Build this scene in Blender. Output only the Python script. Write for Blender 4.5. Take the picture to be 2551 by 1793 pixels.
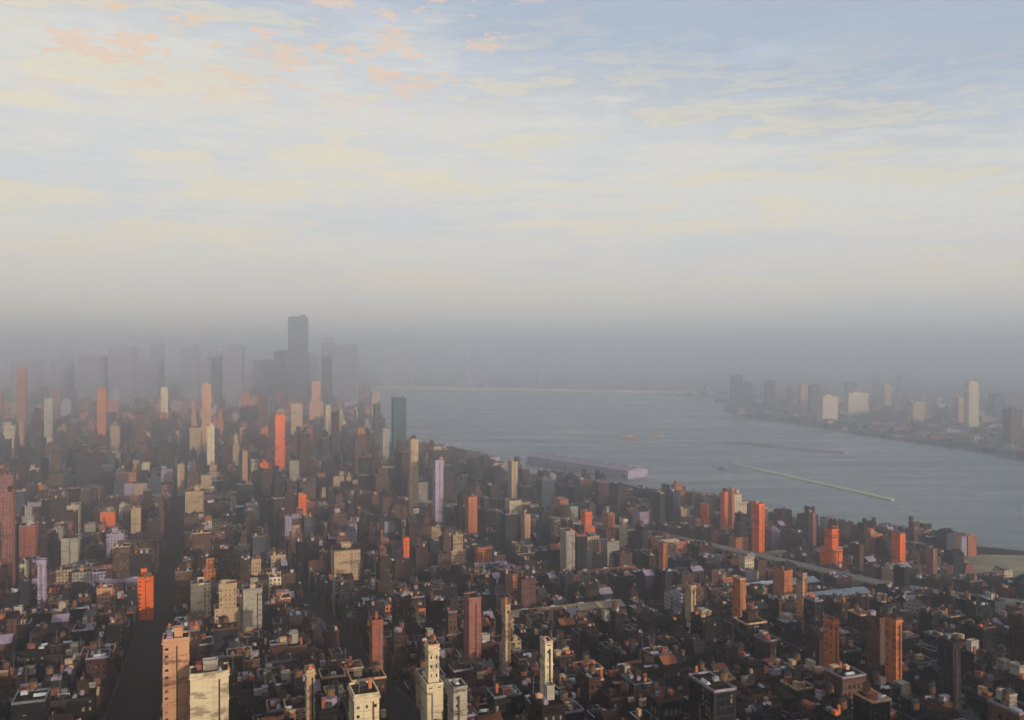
import bpy, bmesh, math, random
from mathutils import Vector

# ------------------------------------------------------------------ scene, camera, sky, sun, exposure
scene = bpy.context.scene
col = scene.collection
for o in list(bpy.data.objects):
    bpy.data.objects.remove(o)
R = math.radians
EYE = 330.0                                    # height of the lookout above the river, metres

cam = bpy.data.cameras.new('camera')
cam.sensor_width = 36.0
cam.lens = 36.0 * 887 / 1024
cam.shift_y = -0.0093
cam.clip_start = 1.0
cam.clip_end = 120000
cam_o = bpy.data.objects.new('camera', cam)
cam_o.location = (0, 0, EYE)
cam_o.rotation_euler = (R(90), 0, 0)
col.objects.link(cam_o)
scene.camera = cam_o

SUN_EL = R(12)
SUN_AZ = Vector((0.62, -0.785, 0)).normalized()            # horizontal direction towards the sun: behind, to the right
sun = bpy.data.lights.new('sun', 'SUN')
sun.energy = 5.0
sun.angle = R(0.6)
sun.color = (1.0, 0.84, 0.66)
sun_o = bpy.data.objects.new('sun', sun)
to_sun = Vector((SUN_AZ.x * math.cos(SUN_EL), SUN_AZ.y * math.cos(SUN_EL), math.sin(SUN_EL)))
sun_o.rotation_euler = to_sun.to_track_quat('Z', 'Y').to_euler()
col.objects.link(sun_o)

world = bpy.data.worlds.new('World')
scene.world = world
world.use_nodes = True
wn, wl = world.node_tree.nodes, world.node_tree.links
wn.clear()


def W(t, **kw):
    n = wn.new(t)
    for k, v in kw.items():
        setattr(n, k, v)
    return n


def wmath(op, a, b=None, clamp=False):
    n = W('ShaderNodeMath', operation=op, use_clamp=clamp)
    for i, x in enumerate((a, b)):
        if x is None:
            continue
        if isinstance(x, (int, float)):
            n.inputs[i].default_value = x
        else:
            wl.new(x, n.inputs[i])
    return n.outputs[0]


def wnoise(vec, scale, detail, rough, mapping=(1, 1, 1), off=(0, 0, 0)):
    m = W('ShaderNodeMapping')
    m.inputs['Scale'].default_value = mapping
    m.inputs['Location'].default_value = off
    wl.new(vec, m.inputs['Vector'])
    n = W('ShaderNodeTexNoise')
    n.inputs['Scale'].default_value = scale
    n.inputs['Detail'].default_value = detail
    n.inputs['Roughness'].default_value = rough
    wl.new(m.outputs[0], n.inputs['Vector'])
    return n.outputs['Fac']


def wramp(fac, a, b):
    n = W('ShaderNodeMapRange', interpolation_type='SMOOTHSTEP')
    n.inputs['From Min'].default_value = a
    n.inputs['From Max'].default_value = b
    wl.new(fac, n.inputs['Value'])
    return n.outputs[0]


def wmix(fac, a, b):
    n = W('ShaderNodeMix', data_type='RGBA')
    wl.new(fac, n.inputs['Factor'])
    for k, x in (('A', a), ('B', b)):
        s = [i for i in n.inputs if i.name == k and i.type == 'RGBA'][0]
        if isinstance(x, tuple):
            s.default_value = (*x, 1)
        else:
            wl.new(x, s)
    return [o for o in n.outputs if o.type == 'RGBA'][0]


sky = W('ShaderNodeTexSky', sky_type='NISHITA')
sky.sun_disc = False
sky.sun_elevation = SUN_EL
sky.sun_rotation = math.atan2(SUN_AZ.x, SUN_AZ.y)
sky.air_density = 1.0
sky.dust_density = 2.5
sky.ozone_density = 2.0
tc = W('ShaderNodeTexCoord')
D = tc.outputs['Generated']
sep = W('ShaderNodeSeparateXYZ')
wl.new(D, sep.inputs[0])
el = sep.outputs['Z']
# a bank of stratus over the left and centre, open sky above it to the right; the noise lives on the
# direction sphere, squeezed upright so that the sheets lie level
n_big = wnoise(D, 1.6, 6, 0.55, (1, 1, 3.2), (0.3, 0.0, 0.1))
n_mid = wnoise(D, 4.2, 8, 0.58, (1, 1, 6.5), (3.1, 1.2, 0.4))
n_fine = wnoise(D, 15.0, 12, 0.70, (1, 1, 4.5), (1.7, 4.4, 2.0))
n_streak = wnoise(D, 22.0, 10, 0.66, (1, 1, 15.0), (0.7, 2.4, 6.0))
edge = wmath('ADD', wmath('ADD', el, wmath('MULTIPLY', sep.outputs['X'], 0.16)),
             wmath('ADD', wmath('MULTIPLY', wmath('SUBTRACT', n_mid, 0.5), 0.36), wmath('MULTIPLY', wmath('SUBTRACT', n_fine, 0.5), 0.16)))
clear = wmix(wmath('ADD', wmath('MULTIPLY', n_big, 0.3), 0.55), sky.outputs[0], (4.7, 5.25, 6.15))
bank = wmath('MULTIPLY', wramp(edge, 0.345, 0.215), 0.92)
c1 = wmix(bank, clear, (6.55, 6.35, 5.80))
over = wramp(edge, 0.42, 0.30)
lav = wmath('MULTIPLY', wramp(wnoise(D, 3.6, 9, 0.64, (1, 1, 6.0), (7.2, 0.4, 1.1)), 0.49, 0.60), wmath('MULTIPLY', over, 0.38))
c2 = wmix(lav, c1, (5.0, 5.4, 6.2))
aqua = wmath('MULTIPLY', wramp(wnoise(D, 7.0, 10, 0.66, (1, 1, 9.0), (2.9, 6.1, 3.3)), 0.56, 0.64), wmath('MULTIPLY', over, 0.25))
c2 = wmix(aqua, c2, (4.9, 5.7, 5.8))
cream = wmath('MULTIPLY', wramp(wmath('ADD', wmath('MULTIPLY', n_fine, 0.36), wmath('MULTIPLY', n_mid, 0.64)), 0.495, 0.56), 0.66)
cream = wmath('MULTIPLY', cream, wramp(edge, 0.41, 0.30))
c3 = wmix(cream, c2, (7.1, 6.4, 4.6))
pn = wmath('ADD', wmath('MULTIPLY', wnoise(D, 21.0, 10, 0.66, (1, 1, 3.4), (2.2, 9.4, 5.0)), 0.64),
           wmath('MULTIPLY', wnoise(D, 2.2, 2, 0.5, (1, 1, 2.0), (4.0, 2.0, 8.0)), 0.36))
peach = wmath('MULTIPLY', wmath('MULTIPLY', wramp(pn, 0.545, 0.562), wmath('MULTIPLY', wramp(el, 0.24, 0.29), wramp(sep.outputs['X'], 0.10, -0.05))), 0.68)
c4 = wmix(peach, c3, (7.3, 5.25, 3.8))
warm = wmath('MULTIPLY', wmath('ADD', wramp(el, 0.17, 0.03), wmath('MULTIPLY', wmath('SUBTRACT', n_mid, 0.5), 0.6)), 0.55, True)
c4 = wmix(warm, c4, (6.8, 6.1, 5.2))
tone = W('ShaderNodeVectorMath', operation='SCALE')
wl.new(c4, tone.inputs[0])
wl.new(wmath('ADD', wmath('MULTIPLY', n_streak, 0.16), 0.92), tone.inputs['Scale'])
c4 = tone.outputs[0]
bg = W('ShaderNodeBackground')
bg.inputs['Strength'].default_value = 0.118
wl.new(c4, bg.inputs['Color'])
wo = W('ShaderNodeOutputWorld')
wl.new(bg.outputs[0], wo.inputs[0])

scene.view_settings.view_transform = 'Standard'
scene.view_settings.look = 'None'
scene.view_settings.exposure = 0.0
scene.view_settings.gamma = 1.0
scene.view_settings.use_curve_mapping = False
scene.render.engine = 'CYCLES'
scene.cycles.use_denoising = True
scene.cycles.volume_bounces = 3
scene.cycles.max_bounces = 6
scene.cycles.diffuse_bounces = 2
scene.cycles.glossy_bounces = 2

HAZE_DENSITY = 2.7e-4

# ------------------------------------------------------------------ helpers
rnd = random.Random(11)
YAW = math.atan2(0.355, 1.0)                    # the avenues run 19.5 degrees left of the line of sight
CU, SU = math.cos(YAW), math.sin(YAW)


def uv(u, v):
    """street grid (u along the avenues, v across) to x, y"""
    return (v * CU - u * SU, v * SU + u * CU)


def to_uv(x, y):
    return (-x * SU + y * CU, x * CU + y * SU)


def hill(x, y):
    """the near city climbs a slope towards the lookout"""
    t = max(0.0, (1500 - y) / 1100.0)
    return 130 * t ** 1.2 if y > 0 else 130 * (1500 / 1100.0) ** 1.2


def tag(o, label=None, cat=None, group=None, kind=None):
    if label:
        o['label'] = label
    if cat:
        o['category'] = cat
    if group:
        o['group'] = group
    if kind:
        o['kind'] = kind
    return o


def empty(name, loc, rz=0.0):
    o = bpy.data.objects.new(name, None)
    o.location = loc
    o.rotation_euler = (0, 0, rz)
    o.empty_display_size = 2
    col.objects.link(o)
    return o


def put(name, me, parent=None, loc=(0, 0, 0), rz=0.0, scale=(1, 1, 1)):
    o = bpy.data.objects.new(name, me)
    col.objects.link(o)
    o.parent = parent
    o.location = loc
    o.rotation_euler = (0, 0, rz)
    o.scale = scale
    return o


class MB:
    """collects boxes, rings, prisms and tubes for one mesh"""

    def __init__(self):
        self.v, self.f, self.m = [], [], []

    def quadbox(self, base, top, mi=0, bottom=True):
        n, i = len(base), len(self.v)
        self.v += base + top
        for k in range(n):
            j = (k + 1) % n
            self.f.append((i + k, i + j, i + n + j, i + n + k)); self.m.append(mi)
        self.f.append(tuple(i + n + k for k in range(n))); self.m.append(mi)
        if bottom:
            self.f.append(tuple(i + k for k in reversed(range(n)))); self.m.append(mi)
        return self

    def box(self, x0, x1, y0, y1, z0, z1, mi=0, bottom=True):
        return self.quadbox([(x0, y0, z0), (x1, y0, z0), (x1, y1, z0), (x0, y1, z0)],
                            [(x0, y0, z1), (x1, y0, z1), (x1, y1, z1), (x0, y1, z1)], mi, bottom)

    def ring(self, w, d, t, z0, z1, mi=0, cx=0, cy=0):
        i = len(self.v)
        for z in (z0, z1):
            for (a, b) in ((w / 2, d / 2), (w / 2 - t, d / 2 - t)):
                self.v += [(cx - a, cy - b, z), (cx + a, cy - b, z), (cx + a, cy + b, z), (cx - a, cy + b, z)]
        for k in range(4):
            j = (k + 1) % 4
            self.f += [(i + k, i + j, i + 8 + j, i + 8 + k), (i + 4 + j, i + 4 + k, i + 12 + k, i + 12 + j),
                       (i + 8 + k, i + 8 + j, i + 12 + j, i + 12 + k), (i + j, i + k, i + 4 + k, i + 4 + j)]
            self.m += [mi] * 4
        return self

    def lathe(self, prof, n=12, cx=0, cy=0, mi=0):
        i = len(self.v)
        for (r, z) in prof:
            for k in range(n):
                a = 2 * math.pi * k / n
                self.v.append((cx + r * math.cos(a), cy + r * math.sin(a), z))
        for p in range(len(prof) - 1):
            for k in range(n):
                j = (k + 1) % n
                self.f.append((i + p * n + k, i + p * n + j, i + (p + 1) * n + j, i + (p + 1) * n + k)); self.m.append(mi)
        self.f.append(tuple(i + (len(prof) - 1) * n + k for k in range(n))); self.m.append(mi)
        self.f.append(tuple(i + k for k in reversed(range(n)))); self.m.append(mi)
        return self

    def mesh(self, name, mats):
        me = bpy.data.meshes.new(name)
        me.from_pydata(self.v, [], self.f)
        if not isinstance(mats, (list, tuple)):
            mats = [mats]
        for m in mats:
            me.materials.append(m)
        if len(mats) > 1:
            me.polygons.foreach_set('material_index', self.m)
        me.update()
        return me

    def build(self, name, mats, parent=None, loc=(0, 0, 0), rz=0.0):
        return put(name, self.mesh(name, mats), parent, loc, rz)


# ------------------------------------------------------------------ the survey, in metres (x right, y away from the lookout)
NEAR_SHORE = [(911, 1374), (836, 1449), (757, 1533), (616, 1617), (408, 1926), (247, 2033), (84, 2252), (-93, 2568), (-298, 2870), (-466, 3252), (-924, 5854), (-1251, 7703)]
FAR_SHORE = [(-1251, 7703), (-278, 7703), (891, 7318), (1396, 6098), (1160, 4721), (1169, 4182), (1284, 3956), (1360, 3570), (1423, 3252), (1509, 2987), (1536, 2661), (1617, 2439)]
# x, y, width, height, height of its first clear storey (m), colour, style, landmark phrase
LANDMARKS = [
    (-1904, 3431, 34.5, 260, 45, 'brick_red', 'slab', 'the slender brick red tower at the far left'),
    (-1548, 2950, 26.7, 169, 33, 'beige', 'slab', 'the slim beige tower'),
    (-1338, 2879, 27.5, 209, 33, 'burnt_orange', 'slab', 'the orange slab above the left avenue'),
    (-1435, 3652, 27.5, 177, 45, 'cream', 'slab', 'the pale slab below the skyline'),
    (-933, 2703, 25.8, 225, 37, 'salmon', 'slab', 'the dusty pink tower'),
    (-746, 2190, 17.6, 142, 27, 'cream', 'slab', 'the thin cream tower'),
    (-577, 2190, 25.3, 170, 27, 'orange', 'slab', 'the orange tower left of the river'),
    (-811, 3652, 58.8, 201, 45, 'salmon', 'setback', 'the stepped salmon tower'),
    (-756, 3093, 42.0, 143, 42, 'tan', 'slab', 'the squat peach block'),
    (-619, 2217, 32.3, 49, 21, 'orange', 'slab', 'the low red-orange block'),
    (-662, 1914, 22.1, 60, 21, 'tan', 'slab', 'the small tan block'),
    (-396, 2588, 20.8, 173, 24, 'slate', 'glass', 'the thin slate tower'),
    (-338, 2635, 43.7, 187, 21, 'green_glass', 'glass', 'the dark green glass tower'),
    (-350, 2432, 20.8, 115, 18, 'beige', 'slab', 'the faint beige slab by the green tower'),
    (-181, 1617, 17.9, 167, 21, 'tan', 'slab', 'the tall tan slab by the water'),
    (-131, 1555, 18.8, 138, 21, 'lavender', 'slab', 'the lavender slab'),
    (2, 1842, 19.4, 98, 15, 'tan', 'slab', 'the tan waterfront tower'),
    (-70, 1494, 21.0, 83, 14, 'burnt_orange', 'slab', 'the rust orange slab'),
    (22, 1401, 14.1, 65, 14, 'salmon', 'slab', 'the salmon slab'),
    (-381, 1601, 15.3, 69, 24, 'orange', 'slab', 'the short orange tower'),
    (340, 1556, 14.1, 59, 13, 'orange', 'slab', 'the leftmost bright orange tower by the water'),
    (365, 1519, 11.5, 86, 13, 'orange', 'slab', 'the left of the twin orange towers'),
    (383, 1542, 8.5, 88, 12, 'burnt_orange', 'slab', 'the right of the twin orange towers'),
    (362, 1296, 16.9, 89, 13, 'orange', 'slab', 'the tall bright orange tower'),
    (423, 1163, 28.1, 65, 12, 'orange', 'setback', 'the broad bright orange block'),
    (510, 1163, 15.8, 59, 12, 'orange', 'slab', 'the bright orange tower nearest the right edge'),
    (469, 1380, 10.4, 68, 12, 'dusty_red', 'slab', 'the dusty red slab by the water'),
    (127, 1501, 28.7, 55, 13, 'orange', 'setback', 'the stepped rust block'),
    (170, 1549, 20.3, 45, 13, 'burnt_orange', 'slab', 'the burnt orange block'),
    (171, 1353, 12.2, 61, 14, 'cream', 'slab', 'the pale cream slab'),
    (72, 1142, 18.4, 64, 14, 'beige', 'slab', 'the grey-beige slab'),
    (-28, 618, 11.8, 58, 19, 'dusty_red', 'slab', 'the broad dusty red slab'),
    (-87, 564, 8.2, 51, 20, 'brick_red', 'slab', 'the dark red slab'),
    (-4, 603, 5.2, 55, 19, 'tan', 'slab', 'the thin tan slab'),
    (18, 461, 6.3, 57, 22, 'cream', 'slab', 'the thin cream slab in the foreground'),
    (-43, 470, 11.3, 53, 22, 'cream', 'setback', 'the stained cream tower'),
    (-180, 470, 13.2, 57, 22, 'salmon', 'slab', 'the big peach tower beside the avenue'),
    (-360, 865, 14.4, 43, 17, 'orange', 'slab', 'the small orange tower by the avenue'),
    (-158, 457, 18.8, 42, 20, 'cream', 'slab', 'the wide cream block'),
    (-71, 417, 13.8, 41, 23, 'cream', 'slab', 'the cream block at the bottom edge'),
    (-26, 417, 8.8, 44, 23, 'beige', 'slab', 'the beige tower at the bottom edge'),
    (191, 740, 9.7, 56, 17, 'burnt_orange', 'slab', 'the orange brown slab'),
    (244, 743, 7.5, 60, 17, 'salmon', 'slab', 'the thin salmon tower'),
    (293, 950, 19.1, 38, 15, 'burnt_orange', 'slab', 'the rust coloured block'),
    (209, 576, 8.1, 49, 19, 'burnt_orange', 'slab', 'the orange brown tower'),
    (235, 542, 7.9, 56, 19, 'burnt_orange', 'slab', 'the tall orange brown slab'),
    (254, 611, 11.7, 45, 19, 'brown', 'slab', 'the brown slab'),
    (-294, 832, 17.6, 40, 17, 'cream', 'slab', 'the square cream block'),
    (-241, 744, 21.7, 51, 17, 'tan', 'setback', 'the stepped tan block'),
    (-219, 740, 15.6, 48, 17, 'beige', 'slab', 'the grey-beige block'),
    (-599, 1191, 22.8, 50, 16, 'beige', 'slab', 'the beige block at the left'),
    (-701, 1526, 24.6, 52, 15, 'orange', 'slab', 'the orange block at the left'),
    (-633, 1486, 15.7, 65, 15, 'tan', 'slab', 'the tan tower at the left'),
    (-687, 1248, 23.8, 62, 16, 'brick_red', 'slab', 'the brick red block at the left edge'),
    (-196, 1028, 33.6, 53, 16, 'tan', 'slab', 'the wide brown-tan block'),
    (-142, 1177, 9.5, 51, 16, 'orange', 'slab', 'the small orange slab'),
    (-460, 864, 7.8, 58, 17, 'lavender', 'slab', 'the pale grey-lavender slab at the left'),
    (268, 1601, 17.7, 72, 12, 'charcoal', 'slab', 'the black slab at the water'),
    (68, 1781, 35.8, 70, 12, 'slate', 'slab', 'the slate waterfront block'),
    (195, 1316, 17.2, 53, 13, 'charcoal', 'slab', 'the charcoal waterfront block'),
    (155, 765, 8.5, 47, 17, 'tan', 'slab', 'the pale brown slab'),
    (196, 1146, 10.4, 48, 14, 'burnt_orange', 'slab', 'the small rust slab'),
    (501, 1054, 10.6, 50, 13, 'dusty_red', 'slab', 'the dusty red block near the right shore'),
    (429, 1093, 11.0, 51, 13, 'brown', 'slab', 'the brown slab between the orange towers'),
    (-345, 1200, 18.1, 52, 16, 'slate', 'slab', 'the slate block'),
    (-894, 1606, 16.2, 75, 27, 'slate', 'slab', 'the slate block at the left edge'),
    (-754, 2014, 15.2, 71, 21, 'tan', 'slab', 'the tiny tan tower beside the avenue'),
    (-104, 453, 4.6, 44, 22, 'tan', 'slab', 'the tan tower at the bottom'),
    (95, 411, 20.7, 45, 25, 'charcoal', 'glass', 'the black glass tower at the bottom'),
    (247, 496, 10.0, 50, 20, 'charcoal', 'slab', 'the charcoal slab at the right'),
]
SKYLINE = [
    (-2057, 4700, 129, 353, 'the leftmost broad hazy tower'),
    (-2038, 5097, 64, 380, 'the slim hazy tower'),
    (-1735, 4794, 86, 365, 'the flat-topped hazy slab'),
    (-1730, 5191, 78, 329, 'the left half of the paired hazy slabs'),
    (-1532, 4888, 105, 361, 'the right, taller half of the paired hazy slabs'),
    (-1365, 5285, 85, 337, 'the shoulder block left of the tallest skyline tower'),
    (-1201, 4982, 102, 529, 'the tallest skyline tower'),
    (-1203, 5379, 70, 310, 'the low block right of the tallest skyline tower'),
    (-1054, 5076, 66, 405, 'the second tallest skyline tower'),
    (-892, 4773, 115, 365, 'the broad skyline slab by the river'),
    (-1034, 7900, 218, 309, 'the faint broad slab beyond the river'),
    (-383, 7900, 51, 356, 'the faint thin spire block beyond the river'),
    (262, 7900, 47, 340, 'the faint thin tower farthest right on the skyline'),
    (-2067, 4961, 94, 291, 'the low hazy block'),
    (-1516, 5358, 134, 275, 'the wide low hazy block'),
    (-2562, 5055, 101, 291, 'the faint block near the left edge'),
    (-2247, 4752, 131, 305, 'the faint wide block at the left'),
    (-2816, 5149, 155, 277, 'the faintest block at the left edge'),
    (-1688, 4846, 73, 292, 'the narrow infill block'),
]
FAR_BANK_TOWERS = [
    (1995, 3851, 47, 191, 'cream', 'tall cream slab at the right end'),
    (1477, 4721, 26, 129, 'tan', 'thin tan tower'),
    (1521, 4646, 36, 150, 'salmon', 'slim salmon tower'),
    (1446, 4065, 87, 119, 'cream', 'stout cream block'),
    (1722, 4435, 115, 117, 'cream', 'wide low cream block'),
    (2244, 5322, 48, 129, 'tan', 'tan tower farther back'),
    (1661, 4878, 55, 138, 'slate', 'dark blue tower behind the cream block'),
    (2193, 5739, 77, 121, 'slate', 'dark blue slab behind the wide cream block'),
    (2929, 7139, 48, 133, 'slate', 'faint thin blue tower'),
    (3114, 7139, 32, 133, 'slate', 'faint thinner blue tower at the right'),
    (1300, 5135, 69, 183, 'slate', 'tall blue tower at the left end'),
    (1381, 5226, 64, 144, 'slate', 'broad blue slab'),
    (1467, 5046, 56, 155, 'slate', 'blue tower second from the left end'),
    (2046, 4065, 32, 111, 'salmon', 'small salmon block beside the tall cream slab'),
    (2386, 4368, 64, 113, 'slate', 'dark blue block near the right edge'),
    (1795, 3181, 53, 119, 'brown', 'brown block at the right edge'),
    (1918, 4181, 103, 84, 'tan', 'long low tan block'),
]

# ------------------------------------------------------------------ materials
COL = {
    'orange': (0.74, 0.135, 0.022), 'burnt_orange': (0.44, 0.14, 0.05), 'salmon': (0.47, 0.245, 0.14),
    'brick_red': (0.27, 0.085, 0.055), 'dusty_red': (0.26, 0.105, 0.085), 'tan': (0.42, 0.29, 0.17),
    'cream': (0.58, 0.47, 0.30), 'beige': (0.33, 0.29, 0.23), 'lavender': (0.34, 0.28, 0.37),
    'brown': (0.105, 0.055, 0.033), 'dark_brown': (0.046, 0.026, 0.018), 'charcoal': (0.024, 0.024, 0.026),
    'slate': (0.052, 0.058, 0.075), 'maroon': (0.060, 0.024, 0.024), 'green_glass': (0.035, 0.075, 0.072),
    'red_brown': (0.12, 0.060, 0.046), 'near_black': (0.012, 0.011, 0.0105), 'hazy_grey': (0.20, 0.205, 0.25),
}
WORD = {'orange': 'bright orange', 'burnt_orange': 'burnt orange', 'salmon': 'salmon', 'brick_red': 'brick red',
        'dusty_red': 'dusty red', 'tan': 'tan', 'cream': 'cream', 'beige': 'beige', 'lavender': 'lavender grey',
        'brown': 'brown', 'dark_brown': 'dark brown', 'charcoal': 'charcoal', 'slate': 'slate blue', 'maroon': 'maroon',
        'green_glass': 'dark green', 'red_brown': 'red-brown', 'near_black': 'black', 'hazy_grey': 'blue-grey'}


class NT:
    def __init__(self, name):
        self.mat = bpy.data.materials.new(name)
        self.mat.use_nodes = True
        self.t = self.mat.node_tree
        self.b = self.t.nodes['Principled BSDF']

    def n(self, typ, **kw):
        x = self.t.nodes.new(typ)
        for k, v in kw.items():
            setattr(x, k, v)
        return x

    def link(self, a, b):
        self.t.links.new(a, b)

    def math(self, op, a, b=None, clamp=False):
        n = self.n('ShaderNodeMath', operation=op, use_clamp=clamp)
        for i, x in enumerate((a, b)):
            if x is None:
                continue
            if isinstance(x, (int, float)):
                n.inputs[i].default_value = x
            else:
                self.link(x, n.inputs[i])
        return n.outputs[0]

    def pos(self):
        return self.n('ShaderNodeNewGeometry').outputs['Position']

    def noise(self, vec, scale, detail=4, rough=0.6, sc=(1, 1, 1), rz=0.0, loc=(0, 0, 0)):
        m = self.n('ShaderNodeMapping')
        m.inputs['Scale'].default_value = sc
        m.inputs['Rotation'].default_value = (0, 0, rz)
        m.inputs['Location'].default_value = loc
        self.link(vec, m.inputs['Vector'])
        x = self.n('ShaderNodeTexNoise')
        x.inputs['Scale'].default_value = scale
        x.inputs['Detail'].default_value = detail
        x.inputs['Roughness'].default_value = rough
        self.link(m.outputs[0], x.inputs['Vector'])
        return x.outputs['Fac']

    def step(self, fac, a, b):
        n = self.n('ShaderNodeMapRange', interpolation_type='SMOOTHSTEP')
        n.inputs['From Min'].default_value = a
        n.inputs['From Max'].default_value = b
        self.link(fac, n.inputs['Value'])
        return n.outputs[0]

    def mix(self, fac, a, b):
        n = self.n('ShaderNodeMix', data_type='RGBA')
        if isinstance(fac, (int, float)):
            n.inputs['Factor'].default_value = fac
        else:
            self.link(fac, n.inputs['Factor'])
        for k, x in (('A', a), ('B', b)):
            s = [i for i in n.inputs if i.name == k and i.type == 'RGBA'][0]
            if isinstance(x, tuple):
                s.default_value = (*x, 1)
            else:
                self.link(x, s)
        return [o for o in n.outputs if o.type == 'RGBA'][0]

    def set(self, k, v):
        if isinstance(v, (int, float)):
            self.b.inputs[k].default_value = v
        elif isinstance(v, tuple):
            self.b.inputs[k].default_value = (*v, 1)
        else:
            self.link(v, self.b.inputs[k])


def mul(c, k):
    return tuple(min(1.0, x * k) for x in c)


def wall_material(key, windows=False):
    """weathered masonry: level smears of old render, drips under the ledges, patches of bare brick"""
    c = COL[key]
    t = NT('weathered_' + key + ('_facade' if windows else ''))
    p = t.pos()
    smear = t.noise(p, 1.0, 6, 0.68, (0.035, 0.035, 0.42))
    drip = t.noise(p, 1.0, 5, 0.65, (0.55, 0.55, 0.035), loc=(4, 9, 2))
    patch = t.noise(p, 0.05, 8, 0.72, (1, 1, 3.4), loc=(31, 7, 5))
    lum = (c[0] + c[1] + c[2]) / 3
    bare = (0.5 * c[0] * 0.35 + 0.022, 0.5 * c[1] * 0.3 + 0.016, 0.5 * c[2] * 0.3 + 0.014)
    pale = (c[0] * 0.85 + 0.03, c[1] * 0.9 + 0.03, c[2] * 0.95 + 0.035)
    a = t.mix(t.math('MULTIPLY', t.step(smear, 0.50, 0.66), 0.55), c, pale)
    thin = t.noise(p, 1.0, 7, 0.72, (0.09, 0.09, 1.1), loc=(17, 3, 8))
    a = t.mix(t.math('MULTIPLY', t.step(thin, 0.53, 0.62), 0.6), a, mul(c, 0.42))
    a = t.mix(t.math('MULTIPLY', t.step(drip, 0.52, 0.68), 0.45), a, mul(c, 0.5))
    a = t.mix(t.math('MULTIPLY', t.step(patch, 0.53, 0.61), 0.7 if lum > 0.15 else 0.5), a, bare)
    if windows:
        pn = t.n('ShaderNodeVectorRotate', rotation_type='Z_AXIS')
        pn.inputs['Angle'].default_value = -YAW
        t.link(p, pn.inputs['Vector'])
        nn = t.n('ShaderNodeVectorRotate', rotation_type='Z_AXIS')
        nn.inputs['Angle'].default_value = -YAW
        t.link(t.n('ShaderNodeNewGeometry').outputs['Normal'], nn.inputs['Vector'])
        s, sn = t.n('ShaderNodeSeparateXYZ'), t.n('ShaderNodeSeparateXYZ')
        t.link(pn.outputs[0], s.inputs[0]); t.link(nn.outputs[0], sn.inputs[0])
        side = t.math('GREATER_THAN', t.math('ABSOLUTE', sn.outputs[0]), 0.5)
        mx = t.n('ShaderNodeMix', data_type='FLOAT')
        t.link(side, mx.inputs[0]); t.link(s.outputs[0], mx.inputs[2]); t.link(s.outputs[1], mx.inputs[3])
        bay = t.math('LESS_THAN', t.math('FRACT', t.math('DIVIDE', mx.outputs[0], 3.7)), 0.46)
        flr = t.math('LESS_THAN', t.math('FRACT', t.math('DIVIDE', s.outputs[2], 3.8)), 0.5)
        up = t.math('LESS_THAN', t.math('ABSOLUTE', sn.outputs[2]), 0.5)
        win = t.math('MULTIPLY', t.math('MULTIPLY', bay, flr), up)
        a = t.mix(win, a, (0.018, 0.020, 0.025))
        t.set('Roughness', t.math('SUBTRACT', 0.85, t.math('MULTIPLY', win, 0.6)))
    else:
        t.set('Roughness', 0.85)
    t.set('Base Color', a)
    t.set('Specular IOR Level', 0.12)
    return t.mat


WALL = {k: wall_material(k) for k in COL}
FACADE = {k: wall_material(k, True) for k in COL}


def roof_material(name, base, patchc, lightc):
    t = NT(name)
    p = t.pos()
    seam = t.noise(p, 1.0, 6, 0.66, (0.05, 0.55, 1), rz=-YAW)
    blot = t.noise(p, 0.07, 8, 0.7, loc=(5, 2, 1))
    fine = t.noise(p, 0.6, 6, 0.7, (0.4, 1.4, 1), rz=-YAW, loc=(8, 2, 0))
    a = t.mix(t.math('MULTIPLY', t.step(blot, 0.48, 0.62), 0.7), base, patchc)
    a = t.mix(t.math('MULTIPLY', t.step(t.math('ADD', t.math('MULTIPLY', seam, 0.5), t.math('MULTIPLY', fine, 0.5)), 0.555, 0.60), 0.75), a, lightc)
    t.set('Base Color', a)
    t.set('Roughness', 0.9)
    t.set('Specular IOR Level', 0.06)
    return t.mat


ROOF = {
    'tar': roof_material('tar_roof', (0.010, 0.0095, 0.0095), (0.020, 0.016, 0.014), (0.085, 0.06, 0.042)),
    'brown_felt': roof_material('brown_felt_roof', (0.022, 0.015, 0.012), (0.04, 0.026, 0.018), (0.18, 0.105, 0.06)),
    'grey_felt': roof_material('grey_felt_roof', (0.035, 0.037, 0.042), (0.05, 0.047, 0.05), (0.24, 0.21, 0.22)),
    'pale_metal': roof_material('pale_metal_roof', (0.30, 0.36, 0.38), (0.20, 0.24, 0.27), (0.50, 0.54, 0.55)),
    'rust': roof_material('rust_roof', (0.24, 0.085, 0.04), (0.10, 0.045, 0.03), (0.40, 0.20, 0.10)),
    'sand': roof_material('sand_gravel_roof', (0.30, 0.22, 0.14), (0.14, 0.10, 0.07), (0.45, 0.36, 0.24)),
    'lilac': roof_material('lilac_roof', (0.25, 0.20, 0.26), (0.15, 0.12, 0.15), (0.42, 0.36, 0.43)),
}


def plain(name, c, rough=0.8, metal=0.0, var=0.35, sc=0.4):
    t = NT(name)
    n = t.noise(t.pos(), sc, 5, 0.65)
    t.set('Base Color', t.mix(t.math('MULTIPLY', t.step(n, 0.4, 0.65), var * 2), c, mul(c, 0.45)))
    t.set('Roughness', rough)
    t.set('Specular IOR Level', 0.1 if rough > 0.75 else 0.4)
    t.set('Metallic', metal)
    return t.mat




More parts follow.
